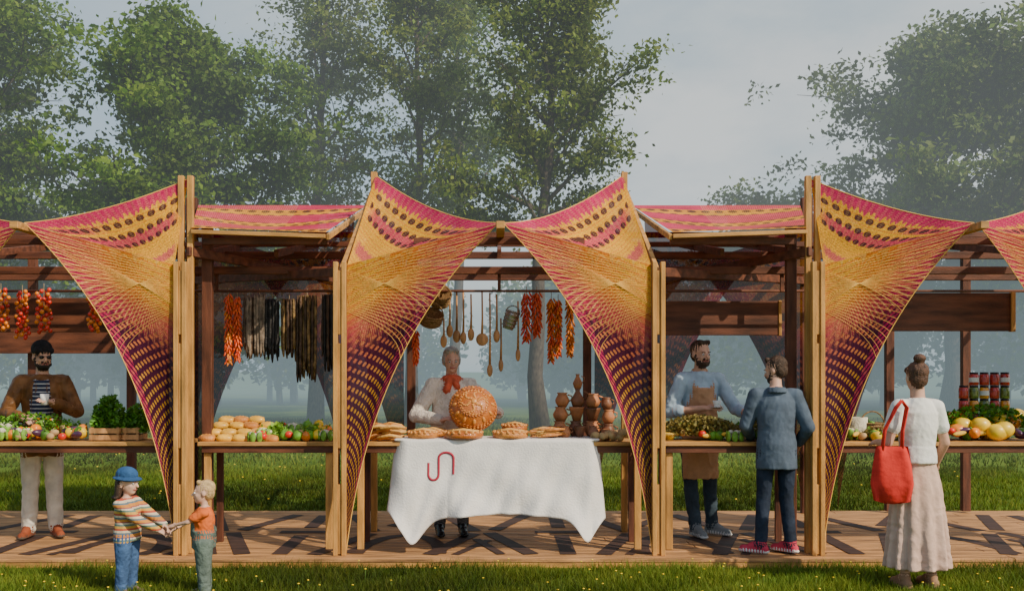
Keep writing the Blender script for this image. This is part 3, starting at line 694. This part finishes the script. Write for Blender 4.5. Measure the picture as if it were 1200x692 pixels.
o,T,H=human('woman_with_tote_bag',(3.2,-.92,0.002),R(186),.985,dict(skin=skinm,top=cloth('white_tee',(.74,.73,.70),.05,.5,16),skirt=cloth('beige_skirt',(.60,.41,.33),.08,.4,20),shoe=cloth('sandals',(.35,.2,.12)),sole=cloth('sandal_sole',(.2,.12,.07)),hair=mat('hair_auburn',(.10,.045,.025),.6,.3,30,.6,120),lip=lip),
   ((.24,-.0,1.13),(.21,-.22,1.12)),((-.23,.0,1.13),(-.25,-.16,.95)),slim=.9,shw=.97,hair='bun',hyaw=-.15,topz=1.0,sleeve='short',skirt=True,extra=ex5,eyes=False,hpitch=.05,fold=.005)
bagm=cloth('red_canvas',(.66,.04,.03),.12,.5,14)
mb=MB(); rs=[]
for z,wx,wy in((.70,.05,.03),(.72,.13,.05),(.85,.155,.065),(.98,.14,.055),(1.09,.12,.03),(1.13,.112,.016)):
    rs.append([np.array([wx*(abs(math.cos(a))**.7)*math.copysign(1,math.cos(a)),wy*math.sin(a)+.012*math.sin(a*5+z*9),z]) for a in np.arange(40)*math.pi/20])
mb.rings(rs,bagm)
for dy in(-.02,.025): mb.tube([(-.07,dy,1.09),(-.05,dy,1.25),(.03,dy*1.5-.0,1.42),(.07,dy*1.5,1.475),(.105,dy*1.5,1.42),(.075,dy,1.25),(.07,dy,1.09)],.010,bagm,6)
b=mb.obj('tote_bag'); b.location=(3.2-.245,-.95-.10,-.03); b.rotation_euler=(0,0,R(-12))
ks=stripes('striped_knit',9,[(0,(.55,.22,.04)),(.17,(.10,.16,.20)),(.28,(.6,.5,.35)),(.42,(.45,.08,.04)),(.55,(.6,.33,.06)),(.70,(.12,.20,.16)),(.82,(.62,.52,.4)),(.92,(.35,.10,.08))])
def ex6(f,H,hs,Rh):
    f.ell(H((0,.02,.07)),np.array((.092,.104,.075))*hs,'hat',Rh); f.ell(H((0,.01,.035)),np.array((.125,.135,.022))*hs,'hat',Rh)
human('girl',(-2.77,-1.12,.002),R(80),.487,dict(skin=skink,top=ks,pants=cloth('blue_jeans',(.06,.12,.26),.3,.8,22),shoe=cloth('kid_boots',(.2,.12,.1)),sole=blk,hair=hairb,hat=cloth('blue_hat',(.03,.09,.22),.2,.6,40),lip=lip),
   ((.17,-.24,1.18),(.05,-.46,1.07)),((-.15,-.22,1.18),(-.05,-.43,1.02)),hs=1.65,hyaw=-.1,hpitch=.1,jacket=.03,leg=1.3,hair='long',extra=ex6,vox=.0055,topz=.84,shw=.95,fat=1.25)
def ex7(f,H,hs,Rh):
    f.loft([(0,0,.80,.185,.145),(0,0,1.05,.175,.145),(0,-.02,1.10,.165,.135)],'pants'); f.loft([(0,-.06,1.0,.11,.10),(0,-.055,1.30,.09,.10)],'pants')
    for s_ in(-1,1):
        f.cap((s_*.08,-.13,1.28),(s_*.10,-.0,1.46),.018,.018,'pants',8); f.cap((s_*.10,0,1.46),(s_*.04,.14,1.08),.018,.018,'pants',8)
human('boy',(-2.20,-1.12,.002),R(-76),.442,dict(skin=skink,top=cloth('orange_tee',(.66,.14,.03),.12),pants=cloth('gray_dungarees',(.12,.16,.14),.25,.8,22),shoe=cloth('kid_shoes',(.3,.25,.2)),sole=blk,hair=hairbl,lip=lip),
   ((.16,-.18,1.26),(.05,-.33,1.20)),((-.16,-.16,1.24),(-.03,-.31,1.14)),hs=1.68,hyaw=-.05,hpitch=.0,jacket=.02,leg=1.4,hair='short',extra=ex7,vox=.0055,sleeve='short',fat=1.35)

# ------------------------------------------------------------ goods
Mx=dict(bread=mat('bread_crust',(.60,.29,.07),.5,.35,12,.3,60,col2=(.74,.44,.13)),breadd=mat('bread_dark',(.44,.15,.03),.4,.3,14,.5,50,col2=(.66,.27,.055),coat=.2),
 kor=mat('korovai_crust',(.36,.09,.015),.3,.3,14,.4,60,col2=(.52,.17,.03),coat=.4),kor2=mat('korovai_ornament',(.55,.21,.04),.35,.3,14,col2=(.66,.30,.08),coat=.3),
 bun=mat('golden_bun',(.78,.42,.04),.35,.2,14,coat=.3),tom=mat('tomato',(.66,.03,.015),.25,.15,10,coat=.4),orp=mat('orange_pepper',(.78,.22,.01),.3,.2,10,coat=.4),yel=mat('yellow_veg',(.82,.52,.02),.35,.2,10,coat=.3),
 grn=mat('green_veg',(.12,.30,.025),.6,.4,14),lett=mat('lettuce',(.22,.42,.05),.6,.4,20,trans=.2),herb=mat('herbs',(.06,.13,.03),.7,.5,20,trans=.2),purp=mat('eggplant',(.07,.02,.06),.3,.2,10,coat=.4),
 wht=mat('cauliflower',(.66,.61,.46),.8,.15,20,.6,60),pot=mat('potato',(.46,.30,.14),.8,.2,14),chili=mat('dried_chili',(.58,.045,.015),.35,.4,20,col2=(.72,.13,.02)),chilio=mat('dried_pepper_orange',(.72,.20,.02),.4,.4,20),
 dkb=mat('churchkhela_dark',(.07,.038,.02),.6,.5,20,.5,50),dkk=mat('churchkhela_black',(.02,.018,.018),.6,.4,20,.5,50),dko=mat('churchkhela_amber',(.20,.12,.04),.6,.5,20,.5,50),gry=mat('garlic_gray',(.20,.15,.11),.7,.4,20,.5,50),
 wick=mat('wicker',(.36,.21,.09),.8,.4,40,.9,90,stretch=(1,1,4)),spoon=mat('spoon_wood',(.46,.23,.09),.5,.3,6,stretch=(4,4,1)),clay=mat('terracotta',(.46,.18,.075),.6,.3,8),clayd=mat('dark_clay',(.22,.09,.045),.5,.3,8),
 metal=mat('tin',(.35,.33,.30),.35,.2,8,metal=.8),glassr=mat('jar_red',(.45,.03,.02),.1,.3,30,coat=.8),glasso=mat('jar_orange',(.66,.27,.02),.1,.3,30,coat=.8),glassg=mat('jar_green',(.14,.19,.03),.1,.4,30,coat=.8),lid=mat('jar_lid',(.02,.02,.022),.3,metal=.5),
 corn=mat('corn',(.78,.48,.06),.5,.2,60,.6,150),str_=mat('twine',(.3,.22,.12)))
ru=random.uniform
def hang(name,x,y,zt,ln,m,wd=.05,kind='pepper',m2=None):
    mb=MB(); mb.tube([(x,y,zt+.06),(x,y,zt-ln*.9)],.003,Mx['str_'],4)
    if kind=='pepper':
        n=int(ln/.006)
        for i in range(n):
            t=i/n; a=i*2.4; r=wd*.5*(1 if t<.85 else .7)*ru(.5,1); z=zt-ln*t
            mb.ell((x+r*math.cos(a),y+r*math.sin(a),z-.02),(.010,.010,.034),(m2 if m2 and random.random()<.4 else m),rot=euler(ru(-.4,.4)+.5*math.sin(a),-.5*math.cos(a),0),n=7,k=6)
    elif kind=='tomato':
        n=int(ln/.009)
        for i in range(n):
            t=i/n; a=i*2.4; r=wd*.5*ru(.4,1)
            mb.ell((x+r*math.cos(a),y+r*math.sin(a),zt-ln*t),(.020,.020,.021),(m2 if m2 and random.random()<.3 else m),n=9,k=6)
    else:
        nn=int(wd*170)
        for i in range(nn):
            a=i*2.4; r=wd*.55*math.sqrt(i/max(1,nn-1)); l2=ln*ru(.82,1.05); xx=x+r*math.cos(a); yy=y+r*.6*math.sin(a); w0=ru(-.01,.01)
            ps=[(xx+w0*q/10+ru(-.003,.003),yy,zt-l2*q/10) for q in range(11)]; mb.tube(ps,[.006]+[ru(.010,.016) for _ in range(9)]+[.006],m if random.random()<.7 else (m2 or m),7)
    return mb.obj(name)
HY=.72; s=125.
def hx(px): return (px-585)/s
def hzz(py): return 1.68+(432-py)/s
for px,p0,p1,m,m2,wd in((5,340,388,'orp','tom',.13),(30,342,397,'tom','orp',.12),(55,340,390,'tom','orp',.14),(114,346,389,'orp','tom',.12)):
    hang('tomato_string',hx(px),HY-.06,hzz(p0),(p1-p0)/s,Mx[m],wd,'tomato',Mx[m2])
for px,p0,p1,m,m2,wd in((268,345,424,'chili','chilio',.07),(278,348,420,'chili',None,.07),(487,388,424,'chili',None,.05),(617,343,398,'chili','tom',.09),(629,343,392,'chili',None,.09),(646,350,422,'chilio','chili',.07),(654,352,415,'chili','chilio',.06),(668,345,415,'chilio','orp',.07)):
    hang('chili_string',hx(px),HY,hzz(p0),(p1-p0)/s,Mx[m],wd,'pepper',Mx[m2] if m2 else None)
for px,p0,p1,m,m2,wd in((292,348,418,'gry','dkb',.10),(304,345,415,'gry','dkb',.09),(319,350,422,'dkk','dkk',.12),(339,350,420,'dkb','dko',.13),(360,346,443,'dko','dkb',.17),(386,345,432,'dkk','dkb',.11)):
    hang('churchkhela_bundle',hx(px),HY,hzz(p0),(p1-p0)/s,Mx[m],wd,'long',Mx[m2])
def basket_h(name,c,r,h,m,tilt,handle=True):
    mb=MB(); Rm=euler(tilt,.3 if tilt else 0,0)
    mb.lathe(c,[(r*.75,-h/2),(r*.95,-h*.2),(r,h*.3),(r*1.04,h/2),(r*.93,h/2),(r*.7,-h*.45),(0,-h*.45)],m,22,Rm)
    for q in(-.3,-.1,.1,.3,.5): mb.tube([tuple(Vector(c)+Rm@Vector((r*(1.0+.03*(q>.2)-.06*(q<-.2))*math.cos(a),r*(1.0+.03*(q>.2)-.06*(q<-.2))*math.sin(a),h*q))) for a in np.linspace(0,6.283,25)],.007,m,5)
    if handle: mb.tube([tuple(Vector(c)+Rm@Vector((r*math.cos(a),0,h*.4+r*1.1*math.sin(a)))) for a in np.linspace(0,3.14,12)],.007,m,6)
    return mb.obj(name)
basket_h('hanging_basket',(hx(515),HY-.02,hzz(350)),.10,.14,Mx['wick'],.7); basket_h('hanging_basket',(hx(505),HY-.1,hzz(374)),.11,.12,Mx['wick'],.5)
basket_h('hanging_tin_pot',(hx(598),HY,hzz(375)),.065,.17,Mx['metal'],.1)
for i,(px,p0,p1,bw) in enumerate(((527,350,392,.03),(535,348,398,.035),(543,350,400,.028),(552,352,396,.03),(565,350,402,.055),(574,350,438,.026),(582,352,398,.03),(607,360,420,.022),(520,380,404,.03),(587,380,432,.022))):
    mb=MB(); x=hx(px); z0=hzz(p0)+.06; z1=hzz(p1); y=HY+ru(-.03,.03)
    mb.tube([(x,y,z0),(x+.003,y,(z0+z1)/2),(x,y,z1+.06)],[.008,.009,.013],Mx['spoon'],7); mb.ell((x,y-.005,z1+.035),(bw*1.05,.014,.06),Mx['spoon']); mb.obj('wooden_spoon' if i!=4 else 'wooden_paddle')
def veg(mb,x,y,z,kind):
    r=euler(ru(-1,1),ru(-1,1),ru(0,6))
    if kind=='pot': mb.ell((x,y,z),(.045,.035,.03),Mx['pot'],r,10,7)
    elif kind=='tom': mb.ell((x,y,z),(.036,.036,.031),Mx['tom'],None,12,8); mb.ell((x,y,z+.03),(.012,.012,.006),Mx['grn'],None,6,4)
    elif kind in('yel','orp','red','grn'):
        m={'yel':'yel','orp':'orp','red':'tom','grn':'grn'}[kind]
        mb.ell((x,y,z),(.045,.045,.05),Mx[m],r,16,9,lambda p:1+.1*math.cos(4*math.atan2(p[1],p[0]))*(1-p[2]**2)); q=r@Vector((0,0,.055)); mb.ell((x+q[0],y+q[1],z+q[2]),(.008,.008,.018),Mx['grn'],r,6,4)
    elif kind=='purp': mb.ell((x,y,z),(.035,.035,.09),Mx['purp'],euler(1.4,0,ru(0,6)),12,9)
    elif kind=='wht':
        for _ in range(16): mb.ell((x+ru(-.045,.045),y+ru(-.045,.045),z+ru(-.01,.04)),(.025,.025,.022),Mx['wht'],None,8,5)
        for a in range(7): mb.ell((x+.07*math.cos(a*.9),y+.07*math.sin(a*.9),z-.0),(.03,.012,.05),Mx['lett'],euler(0,0,a*.9+1.57),8,6)
    elif kind=='corn': mb.ell((x,y,z),(.022,.022,.09),Mx['corn'],euler(1.5,0,ru(0,6)),10,10)
    elif kind=='mel': mb.ell((x,y,z+.03),(.09,.075,.075),Mx['yel'],None,18,10,lambda p:1+.03*math.cos(9*math.atan2(p[1],p[0])))
    elif kind=='squash': mb.ell((x,y,z+.03),(.075,.075,.055),Mx['orp'],None,24,10,lambda p:1+.08*abs(math.cos(5*math.atan2(p[1],p[0]))))
def greens(name,x0,x1,y0,y1,z0,h,n,sz,m):
    P=np.stack([rng.uniform(x0,x1,n),rng.uniform(y0,y1,n),np.zeros(n)],1)
    u=(P[:,0]-x0)/(x1-x0); P[:,2]=z0+h*rng.uniform(.1,1,n)*np.sin(math.pi*np.clip(u,.08,.92))**.5
    V,c=leaves(P,sz,rng.uniform(.5,1.5,n)); return np_mesh(name,V,np.arange(len(V)).reshape(-1,4),[m],c)
def mattr(n,c,c2): return mat(n,c,.6,.2,20,trans=.3,attr='shade',col2=c2)
lg1=mattr('herb_leaf',(.06,.19,.015),(.14,.34,.03)); lg2=mattr('salad_leaf',(.20,.42,.04),(.36,.56,.08)); lg3=mattr('dry_herb',(.16,.15,.035),(.36,.28,.09))
def pile(name,px0,px1,kinds,n,h=.1,y0=.26,y1=.6):
    mb=MB(); x0=(px0-585)/131;x1=(px1-585)/131
    for i in range(n):
        x=ru(x0,x1); y=ru(y0,y1); z=CZ+.035+h*random.random()*((y-y0)/(y1-y0)*.8+.2); veg(mb,x,y,z,random.choice(kinds))
    return mb.obj(name)
pile('vegetable_pile',-20,98,['yel','orp','tom','grn','purp','wht','pot','orp','yel'],64,.13); pile('vegetable_pile',300,392,['pot','yel','tom','grn','wht','orp'],46,.11)
greens('parsley_bunch',-4.75,-3.85,.42,.6,CZ+.08,.16,500,.045,lg1); greens('lettuce_head',-2.12,-1.9,.32,.5,CZ,.15,600,.055,lg2); greens('lettuce_head',-1.78,-1.6,.3,.5,CZ,.14,500,.05,lg2)
pile('vegetable_pile',1115,1215,['yel','orp','purp','mel','corn','tom','squash','grn'],46,.18); pile('vegetable_pile',1000,1110,['pot','wht','corn','grn','yel'],36,.08)
greens('leafy_greens',4.0,4.9,.40,.62,CZ+.1,.22,900,.05,lg1); greens('dried_herbs',3.2,3.95,.35,.62,CZ,.14,900,.045,lg3)
pile('vegetable_pile',775,945,['pot','yel','grn','wht','corn','pot','tom'],48,.08); greens('dried_herbs',1.45,2.2,.32,.62,CZ+.03,.19,2200,.04,lg3); greens('parsley_bunch',1.5,2.0,.45,.64,CZ+.02,.14,500,.04,lg1)
greens('dried_herbs',2.25,2.66,.35,.62,CZ+.03,.15,900,.045,lg3)
def crate(x,y,wd,dp,h,name='wooden_crate'):
    mb=MB()
    for zz in(.03,.09): 
        if zz<h:
            mb.box((x,y-dp/2,CZ+zz),(wd,.01,.045),Mx['spoon']); mb.box((x,y+dp/2,CZ+zz),(wd,.01,.045),Mx['spoon'])
            for s_ in(-1,1): mb.box((x+s_*wd/2,y,CZ+zz),(.01,dp-.012,.045),Mx['spoon'])
    for s_ in(-1,1):
        for q in(-1,1): mb.box((x+s_*(wd/2-.02),y+q*(dp/2-.016),CZ+.06),(.02,.02,.12),Mx['spoon'])
    mb.box((x,y,CZ+.012),(wd-.02,dp-.02,.01),Mx['spoon']); return mb.obj(name)
crate(-3.52,.40,.27,.24,.12); crate(-3.30,.42,.15,.2,.12)
greens('potted_herbs',-3.66,-3.40,.3,.5,CZ+.08,.32,1100,.05,lg1); greens('potted_herbs',-3.38,-3.20,.32,.52,CZ+.06,.26,800,.045,lg1)
mb=MB(); mb.box((-3.27,.60,1.36),(.10,.01,.17),Mx['tom']); mb.box((-3.27,.60,1.13),(.012,.012,.3),Mx['spoon']); mb.box((-3.27,.592,1.37),(.07,.004,.03),wh); mb.box((-3.27,.592,1.32),(.07,.004,.015),wh); mb.obj('price_sign')
def loaf(x,y,z,l,wd,h,m,a=0,name='bread_loaf'):
    mb=MB(); rt=euler(0,0,a); mb.ell((x,y,z+h*.4),(l,wd,h),m,rt,20,12,lambda p:1+.03*math.sin(p[0]*18)*(p[2]>0))
    for q in(-.45,-.1,.25,.6): 
        a0=rt@Vector((l*q-.015,-wd*.55,0)); a1=rt@Vector((l*q+.015,wd*.55,0)); zz=z+h*.4+h*math.sqrt(max(0,1-q*q-.12))*.93
        am=(a0+a1)/2; mb.tube([(x+a0[0],y+a0[1],zz-h*.12),(x+am[0],y+am[1],zz+h*.03),(x+a1[0],y+a1[1],zz-h*.12)],[.003,.007,.003],Mx['bread'],6)
    return mb.obj(name)
for row,(yy,zz,n) in enumerate(((.30,0,4),(.38,.045,4),(.48,.10,4),(.54,.15,3))):
    for i in range(n): loaf(-2.60+.14*i+.03*row+ru(-.01,.01),yy,CZ+.005+zz,.08,.055,.040,Mx['bun'] if (i+row)%4 else Mx['breadd'],ru(-.25,.25),'bread_bun')
for x,y,z in((-2.20,.28,0),(-2.04,.29,0),(-2.12,.34,.035)): loaf(x,y,CZ+z,.08,.05,.04,Mx['breadd'],ru(-.3,.3))
for i in range(9): loaf(-2.20+ru(-.05,.1),ru(.4,.55),CZ+.02+ru(0,.06),.06,.045,.04,Mx['bread'],ru(0,3),'bread_bun')
TZ=1.066
mb=MB()
for i in range(40):
    a=ru(-.35,.35); x=-1.07+ru(-.12,.14); y=ru(.22,.5); z=CZ+.03+ru(0,.12)
    mb.tube([(x-.11*math.cos(a),y-.11*math.sin(a),z-.02),(x,y,z),(x+.11*math.cos(a),y+.11*math.sin(a),z-.015)],[.01,.017,.01],Mx['breadd'] if i%2 else Mx['bread'],8)
mb.obj('pastry_pile')
mb=MB()
for i in range(34):
    a=ru(-.35,.35)+.4; x=.46+ru(-.13,.10); y=ru(.24,.42); z=TZ+.02+ru(0,.07)
    mb.tube([(x-.09*math.cos(a),y-.09*math.sin(a),z-.01),(x,y,z),(x+.09*math.cos(a),y+.09*math.sin(a),z)],[.008,.015,.008],Mx['breadd'] if i%2 else Mx['bread'],8)
mb.obj('pastry_pile')
def pie(x,y,r,m=Mx['breadd'],z=0):
    mb=MB(); T_=TZ+z; mb.lathe((x,y,T_),[(0,.002),(r*.95,.002),(r,.03),(r*.93,.06),(r*.8,.055),(0,.072)],m,28)
    for a in np.arange(18)*2*math.pi/18: mb.ell((x+r*.92*math.cos(a),y+r*.92*math.sin(a),T_+.053),(.022,.013,.014),Mx['kor2'],euler(0,0,a+.9),8,6)
    for q in(-.5,-.17,.17,.5):
        h=r*.8*math.sqrt(1-q*q); mb.tube([(x+q*r,y-h,T_+.058),(x+q*r,y,T_+.074),(x+q*r,y+h,T_+.058)],.008,Mx['bread'],6); mb.tube([(x-h,y+q*r,T_+.062),(x,y+q*r,T_+.080),(x+h,y+q*r,T_+.062)],.008,Mx['bread'],6)
    return mb.obj('lattice_pie')
pie(-.68,.30,.14); pie(-.32,.27,.18,Mx['kor']); pie(.10,.30,.16); pie(-.60,.47,.12,z=.0); pie(.14,.48,.12,Mx['kor'],.05)
mb=MB(); cx,cyy,cz=-.24,.44,1.315; Rk=euler(R(62),0,R(6)); rr=.215; c=Vector((cx,cyy,cz))
mb.ell(c,(rr,rr,rr*.80),Mx['kor'],Rk,36,20)
def orn(th,ph,sz,mm=Mx['bread'],tw=0):
    p=Vector((math.sin(ph)*math.cos(th),math.sin(ph)*math.sin(th),math.cos(ph)*.80))*rr
    q=Rk@p; nrm=(Rk@Vector((p[0],p[1],p[2]/.64))).normalized()
    tg=(Rk@Vector((-math.sin(th),math.cos(th),0))).normalized(); bt_=nrm.cross(tg); M3=Matrix((tg,bt_,nrm)).transposed()
    mb.ell(c+q,sz,mm,M3@Matrix.Rotation(tw,3,'Z'),8,6)
for i in range(6):
    for t_ in np.linspace(.12,1,7): orn(math.pi*2*i/6+.5*math.sin(t_*3),.12+t_*.42,(.014,.009,.008),Mx['kor2'],.8)
orn(0,0,(.03,.03,.012),Mx['kor2'])
for ph,n_,sz,mt_,tw in((.60,26,(.017,.007,.007),'kor2',.6),(.68,30,(.017,.006,.007),'kor',-.6),(.95,12,(.030,.016,.009),'kor2',1.57),(1.2,40,(.018,.007,.008),'kor',.6),(1.28,40,(.018,.007,.008),'kor2',-.6),(1.5,44,(.018,.009,.008),'kor',.6)):
    for i in range(n_): orn(2*math.pi*i/n_,ph,sz,Mx[mt_],tw)
mb.obj('decorated_korovai_bread')
def potm(x,y,z,r,h,m,kind=0):
    mb=MB()
    if kind==0: pr=[(0,0),(r*.6,0),(r*.95,h*.3),(r,h*.5),(r*.7,h*.8),(r*.62,h*.88),(r*.8,h),(r*.7,h),(r*.52,h*.87),(0,h*.5)]
    elif kind==1: pr=[(0,0),(r*.5,0),(r,h*.9),(r*1.03,h),(r*.93,h),(r*.45,h*.15),(0,h*.12)]
    else: pr=[(0,0),(r*.7,0),(r,h*.35),(r*.5,h*.7),(r*.3,h*.85),(r*.45,h),(r*.35,h),(0,h*.7)]
    mb.lathe((x,y,z),pr,m,20)
    if kind!=1: mb.tube([(x+r*.75,y,z+h*.85),(x+r*1.35,y,z+h*.75),(x+r*1.3,y,z+h*.5),(x+r*.95,y,z+h*.4)],r*.12,m,6)
    return mb.obj('clay_pot' if kind!=2 else 'clay_jug')
for px,z,r,h,m,kd_ in((656,0,.07,.14,'clay',0),(675,0,.07,.14,'clayd',0),(694,0,.07,.14,'clay',0),(713,0,.065,.14,'clayd',0),(657,.14,.07,.13,'clay',0),(676,.14,.07,.13,'clay',1),(695,.14,.07,.12,'clayd',1),(713,.14,.06,.13,'clay',0),(659,.27,.065,.13,'clay',0),(677,.27,.065,.17,'clayd',2),(695,.26,.065,.13,'clay',0),(711,.27,.05,.11,'clayd',0),(677,.44,.045,.13,'clay',2)):
    potm((px-585)/128,.52,CZ+(.024 if px<700 else .0)+z,r,h,Mx[m],kd_)
for px in(648,663,680,696,711): potm((px-585)/131,.38,CZ+.026 if px<700 else CZ,.052,.10,Mx['clay' if px%2 else 'clayd'],1 if px%3 else 0)
mb=MB()
for i in range(16): veg(mb,(ru(692,735)-585)/131,ru(.22,.34),CZ+.03+ru(0,.05),'pot')
mb.obj('potato_pile')
def jar(x,y,z,m,r=.042,h=.12):
    mb=MB(); mb.lathe((x,y,z),[(0,0),(r*.95,0),(r,.01),(r,h*.78),(r*.8,h*.88),(0,h*.88)],m,18); mb.lathe((x,y,z),[(r*.86,h*.86),(r*.88,h*.87),(r*.88,h*1.0),(0,h*1.005)],Mx['lid'],18)
    mb.lathe((x,y,z),[(r*1.012,h*.25),(r*1.012,h*.6)],wh if random.random()<.3 else m,18); return mb.obj('preserve_jar')
for row in range(5):
    for i in range(5):
        x=4.28+i*.095; 
        if row<4 or i>0: jar(x,.57,CZ+.002+.122*row,Mx[('glassr','glasso','glassg')[(i*2+row*3+i*row)%3]])
basket_h('wicker_basket',(3.42,.52,CZ+.075),.11,.14,Mx['wick'],0,True); basket_h('wicker_basket',(2.40,.48,CZ+.06),.1,.11,Mx['wick'],0,False)
mb=MB(); mb.lathe((3.28,.5,CZ),[(0,0),(.08,0),(.085,.2),(.08,.2),(0,.19)],Mx['wht'],20); mb.obj('flour_tin')
basket_h('wicker_basket',(2.47,.47,CZ+.2),.09,.16,Mx['wick'],0,True)
